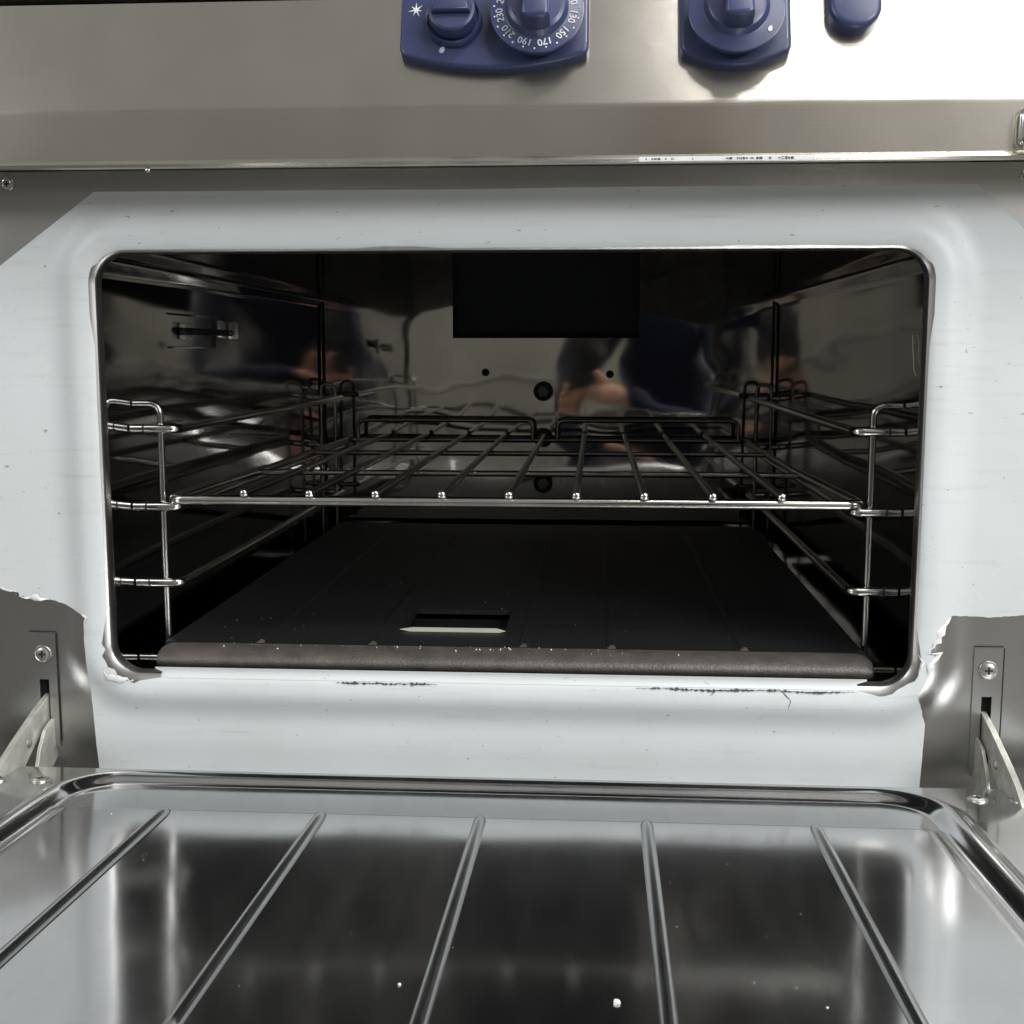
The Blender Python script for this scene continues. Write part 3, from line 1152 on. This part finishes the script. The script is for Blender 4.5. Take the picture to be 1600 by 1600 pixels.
flame(-.0346, .0345, .0086, .0029, bz1, 'grey_print', R(-20))
# right bezel with a gas dial
bz2 = bezel(arc_bottom(.1142, .1828, .0290, .0215, .100), oven, label='dark blue bezel with a single gas dial')
H2 = dial(.1478, .0525, .0296, bz2, 'gas_dial')
flame(.1478 + .0200, .0525 - .0150, H2 + .0005, .0024, bz2, 'white_print', R(-10))
flame(.1478 + .0258, .0525 + .0060, H2 + .0001, .0026, bz2, 'white_print', R(-35))
ln = MB(CPM)
ln.tube([(.1800, .038, .0083), (.1800, .095, .0083)], .0004, 6)
ln.build('bezel_line', 'grey_print', bz2, 0)
# round-nosed blue shape cut by the top of the picture
kn = MB(CPM)
kn.prism([(.2220 + .0165 * math.cos(R(180 + 180 * k / 24)), .0605 + .0165 * math.sin(R(180 + 180 * k / 24))) for k in range(25)] + [(.2385, .100), (.2055, .100)], -.0005, .0110, .0040)
kn.build('round_nose', 'blue_dial', oven, 40, 'plain blue shape with a rounded lower end')
# chrome catch at the far right of the fascia
ct = MB()
ct.tube(fillet([(.334, CY - .001, .1440), (.3225, CY - .006, .1440), (.3225, CY - .006, .1240), (.334, CY - .001, .1240)], .004), .0030, 10)
ct.build('fascia_catch', 'bright_steel', oven, 50)
# small rivet dot on the lip
rv = MB(Matrix.Translation((-.2265, CY + .001, .1150)) @ ROTF)
rv.lathe([(.0016, 0), (.0016, .001), (.0006, .0016)], 12)
rv.build('lip_rivet', 'screw_steel', oven, 40)

# ------------------------------------------------------------------ the open door
DT = math.tan(R(3.3))


def dz(y):
    return -0.289 + DT * (-y - 0.03)


DY0, DY1, DXH = -0.048, -0.480, 0.40


def sstep(a, b, x):
    t = min(max((x - a) / (b - a), 0), 1)
    return t * t * (3 - 2 * t)


RX, RB, RF, RRAD = 0.2845, -0.066, -0.455, 0.040     # centre line of the rolled rim


def rim_sd(x, y):
    cy, hy = (RB + RF) / 2, (RB - RF) / 2
    qx, qy = abs(x) - (RX - RRAD), abs(y - cy) - (hy - RRAD)
    return math.hypot(max(qx, 0), max(qy, 0)) + min(max(qx, qy), 0) - RRAD


def door_h(x, y):
    d = rim_sd(x, y)          # negative inside the rim
    h = 0.0
    if abs(d) < 0.011:
        h += 0.0046 * (math.cos(math.pi * d / 0.011) * .5 + .5)
    # pan: a narrow sunk margin, then the raised centre
    h += -0.0020 * sstep(-.006, -.013, d)
    h += 0.0030 * sstep(-.1275, -.1355, y) * sstep(.276, .262, abs(x))
    return h


def frange(a, b, n_):
    return [a + (b - a) * k / n_ for k in range(n_ + 1)]


# fine where the rim and the step run
gx = sorted({round(v, 5) for v in frange(-DXH, -.300, 6) + frange(-.300, -.205, 60) + frange(-.205, .205, 24) + frange(.205, .300, 60) + frange(.300, DXH, 6)})
gy = sorted({round(v, 5) for v in frange(DY0, -.145, 64) + frange(-.145, -.38, 14) + frange(-.38, DY1, 40)})
dm = MB()
nx_, ny_ = len(gx), len(gy)
dm.add([(x, y, dz(y) + door_h(x, y)) for y in gy for x in gx], [(j * nx_ + i, j * nx_ + i + 1, (j + 1) * nx_ + i + 1, (j + 1) * nx_ + i) for j in range(ny_ - 1) for i in range(nx_ - 1)])
# outer shell below
sk = 0.040
b0 = len(dm.v)
cs_ = [(-DXH, DY0), (DXH, DY0), (DXH, DY1), (-DXH, DY1)]
dm.add([(x, y, dz(y)) for x, y in cs_] + [(x, y, dz(y) - sk) for x, y in cs_], [(0, 1, 5, 4), (1, 2, 6, 5), (2, 3, 7, 6), (3, 0, 4, 7), (4, 5, 6, 7)])
door = dm.build('oven_door', 'door_steel', oven, 50, 'polished steel inner face of the folded down door')

PZo = -0.0020 + 0.0030
for i, x in enumerate((-.1985, -.1012, -.0036, .0965, .1965)):
    rb = MB()
    ys = [-.1345, -.1355, -.1372, -.140, -.145, -.152] + frange(-.17, -.395, 10) + [-.400, -.4035, -.405]
    vs = []
    K = 12
    for j, y in enumerate(ys):
        e0 = min(1.0, math.sqrt(max(0.0, 1 - max(0, (y + .1455) / .011) ** 2)) + .04)
        e1 = min(1.0, math.sqrt(max(0.0, 1 - max(0, (-.397 - y) / .008) ** 2)) + .04)
        s_ = min(e0, e1)
        xx = x + (-.0012 * (y + .14) / -.25)
        for k in range(K + 1):
            t = -1 + 2 * k / K
            hh = math.sqrt(max(0.0, 1 - t * t)) * .8 + .2 * math.cos(t * math.pi / 2)
            vs.append((xx + .0041 * t * (0.35 + .65 * s_), y, dz(y) + PZo - .0004 + .0038 * hh * s_))
    m = K + 1
    rb.add(vs, [(j * m + k, j * m + k + 1, (j + 1) * m + k + 1, (j + 1) * m + k) for j in range(len(ys) - 1) for k in range(K)])
    rb.build('rib', 'rib_steel', door, 60)
for x, y in ((-.3055, -.0785), (.3110, -.0715), (.3375, -.0720), (-.3340, -.0800)):
    Mx = Matrix.Translation((x, y, dz(y) - .0002)) @ Matrix.Rotation(math.atan(-DT), 4, 'X')
    screw(Mx, .0066, door, 'door_screw')

# ------------------------------------------------------------------ crumbs on the door, loose fibre
def crumb(px, py, size, label, seed):
    rnd = random.Random(seed)
    d = fw + rt * ((px - 800) / FPX) - up * ((py - 800) / FPX)
    s = (-.289 + DT * (-CAM.y - .03) - CAM.z + PZo) / (d.z + DT * d.y)
    p = CAM + d * s
    bm = bmesh.new()
    bmesh.ops.create_icosphere(bm, subdivisions=2, radius=size)
    for q in bm.verts:
        q.co *= rnd.uniform(.55, 1.25)
        q.co.z *= .6
    bm.verts.index_update()
    mb = MB(Matrix.Translation(p + Vector((0, 0, size * .4))))
    mb.add([q.co.copy() for q in bm.verts], [[q.index for q in f.verts] for f in bm.faces])
    bm.free()
    o = mb.build('crumb', 'white_crumb', None, 0)
    tag(o, label, 'crumb', 'white crumbs on the door')


crumb(963, 1568, .0016, 'largest white crumb on the oven door, between the middle and right ribs', 1)
crumb(624, 1539, .0008, 'small white crumb on the door left of the middle rib', 2)
crumb(1293, 1575, .0005, 'tiny white speck on the door near the right rib', 3)
crumb(174, 1272, .0005, 'tiny white speck near the left corner of the door rim', 4)

# fine dust on the door and the base plate edge, far too small to count
dust = MB()
rnd = random.Random(21)
def speck(p, r_):
    dust.add([(p[0] + r_, p[1], p[2]), (p[0] - r_ * .6, p[1] + r_ * .8, p[2]), (p[0] - r_ * .5, p[1] - r_, p[2]), (p[0], p[1], p[2] + r_ * 1.2)], [(0, 1, 3), (1, 2, 3), (2, 0, 3), (2, 1, 0)])
for k in range(26):
    x, y = rnd.uniform(-.27, .27), rnd.uniform(-.40, -.14)
    speck((x, y, dz(y) + PZo + .0001), rnd.choice((.00016, .00022, .0003)))
for k in range(46):
    x = rnd.gauss(-.03, .12)
    if abs(x) < .25:
        y = rnd.uniform(.026, .045)
        speck((x, y, zt + .0022), rnd.choice((.0003, .0005, .0008)))
for k in range(50):
    speck((rnd.uniform(-.25, .25), rnd.uniform(.055, .30), zt + .0021), rnd.choice((.0002, .0003)))
tag(dust.build('dust', 'white_crumb', None, 0), 'fine white dust specks scattered over the door and oven floor', 'dust', kind='stuff')
th = MB()
th.tube([(CW - .0016, .043, .0100), (CW - .0020, .040, .0020), (CW - .0016, .0385, -.006), (CW - .0022, .034, -.014), (CW - .0018, .029, -.018)], .00022, 6)
tag(th.build('loose_thread', 'ceramic', None, 40), 'thin pale thread stuck to the right oven wall beside the opening', 'thread')

# ------------------------------------------------------------------ the photographer, seen mirrored in the back wall
def skinned(name, verts, edges, radii, mat, parent=None, sub=2):
    me = bpy.data.meshes.new(name)
    me.from_pydata(verts, edges, [])
    o = bpy.data.objects.new(name, me)
    COL.objects.link(o)
    me.materials.append(MATS[mat])
    sk_ = o.modifiers.new('skin', 'SKIN')
    sk_.use_smooth_shade = True
    ly = me.skin_vertices[0].data if me.skin_vertices else None
    if ly is None:
        bm_ = bmesh.new()
        bm_.from_mesh(me)
        bm_.verts.layers.skin.verify()
        bm_.to_mesh(me)
        bm_.free()
        ly = me.skin_vertices[0].data
    for i, r_ in enumerate(radii):
        ly[i].radius = (r_, r_) if not isinstance(r_, tuple) else r_
    ly[0].use_root = True
    ss = o.modifiers.new('sub', 'SUBSURF')
    ss.levels = ss.render_levels = sub
    if parent:
        child(o, parent)
    return o


V_ = [(.30, -1.32, -.28), (.30, -1.28, -.12), (.29, -1.22, .05), (.28, -1.17, .17), (.27, -1.14, .22), (.26, -1.11, .27),
      (.45, -1.17, .13), (.47, -1.06, -.02), (.44, -.955, -.150), (.30, -.910, -.118), (.165, -.885, -.092),
      (.11, -1.17, .13), (.05, -1.10, -.03), (.04, -1.00, -.17), (.10, -.955, -.20), (.13, -.945, -.205),
      (.40, -1.30, -.30), (.50, -1.02, -.24), (.46, -1.22, -.53), (.46, -1.14, -.585), (.47, -1.04, -.59),
      (.20, -1.30, -.30), (.08, -1.04, -.26), (.12, -1.22, -.53), (.12, -1.14, -.585), (.11, -1.04, -.59)]
PO = Vector((-.05, 0, -.045))        # the whole figure
E2 = [(0, 1), (1, 2), (2, 3), (3, 4), (4, 5), (3, 6), (6, 7), (7, 8), (8, 9), (9, 10), (3, 11), (11, 12), (12, 13), (13, 14), (14, 15),
      (0, 16), (16, 17), (17, 18), (18, 19), (19, 20), (0, 21), (21, 22), (22, 23), (23, 24), (24, 25)]
RD = [.14, .14, .15, .10, .055, .05, .065, .055, .048, .044, .036, .065, .055, .046, .04, .034, .09, .068, .045, .045, .035, .09, .068, .045, .045, .035]
person = skinned('person', V_, E2, RD, 'navy_cloth')
tag(person, 'crouching person in dark navy clothes mirrored in the oven back wall, holding a phone', 'person')
hd = MB()
bm = bmesh.new()
bmesh.ops.create_icosphere(bm, subdivisions=3, radius=.1)
for q in bm.verts:
    q.co = Vector((q.co.x * .76, q.co.y * .95, q.co.z * 1.18))
    if q.co.y > .05:                                        # face side looks towards the oven
        q.co.y += .012 * math.exp(-((q.co.x / .014) ** 2 + ((q.co.z + .005) / .03) ** 2)) * 1.6
        q.co.y -= .010 * math.exp(-(((abs(q.co.x) - .032) / .014) ** 2 + ((q.co.z - .018) / .014) ** 2))
    if q.co.z < -.06:
        q.co.x *= .82
bm.verts.index_update()
hd.M = Matrix.Translation((.25, -1.08, .36)) @ Matrix.Rotation(R(-18), 4, 'X')
hd.add([q.co.copy() for q in bm.verts], [[q.index for q in f.verts] for f in bm.faces])
for sx in (-1, 1):
    hd.tube([(sx * .074, -.01, .02), (sx * .082, -.014, .0), (sx * .076, -.01, -.025)], .012, 8)
hd.tube([(-.020, .088, -.048), (0, .092, -.047), (.020, .088, -.048)], .005, 8)
hd.build('head', 'skin', person, 60)
hr = MB(hd.M)
hv = [q.co * 1.07 for q in bm.verts]
hr.add(hv, [[q.index for q in f.verts] for f in bm.faces if (f.calc_center_median().z > .045 or f.calc_center_median().y < -.015) and f.calc_center_median().z > -.05])
hr.build('hair', 'hair', person, 60)
bm.free()
# right hand: palm and five curled fingers round the lower half of the phone
palm = [(.165, -.885, -.092), (.125, -.882, -.082), (.085, -.884, -.074)]
hand = skinned('hand', palm, [(0, 1), (1, 2)], [.026, (.030, .017), (.036, .013)], 'skin', person)
for k in range(4):
    z0 = -.046 - .019 * k
    L = (.9, 1.0, .95, .78)[k]
    pts = [(.088, -.886, z0), (.066 - .012 * L, -.884, z0 + .004), (.046 - .020 * L, -.872, z0 + .008), (.050 - .012 * L, -.860, z0 + .008)]
    skinned('finger', pts, [(0, 1), (1, 2), (2, 3)], [.010, .0095, .0088, .0075], 'skin', person)
skinned('thumb', [(.128, -.880, -.066), (.118, -.866, -.044), (.106, -.859, -.022), (.096, -.858, -.008)], [(0, 1), (1, 2), (2, 3)], [.013, .011, .010, .008], 'skin', person)
skinned('hand', [(.13, -.945, -.205), (.165, -.93, -.215), (.20, -.925, -.225)], [(0, 1), (1, 2)], [.024, (.034, .015), (.036, .012)], 'skin', person)
for k in range(5):
    y0 = -.965 + .018 * k
    skinned('finger', [(.205, y0, -.224), (.235, y0 + .004, -.232), (.258, y0 + .006, -.246)], [(0, 1), (1, 2)], [.010, .009, .0075], 'skin', person)
ph = MB()
ph.box((.042, -.8805, -.062), (.120, -.872, .096), .003)
pho = ph.build('phone', 'phone_black', None, 35)
pho.location = PO
person.location = PO
tag(pho, 'dark phone held up in the mirrored hand', 'phone')
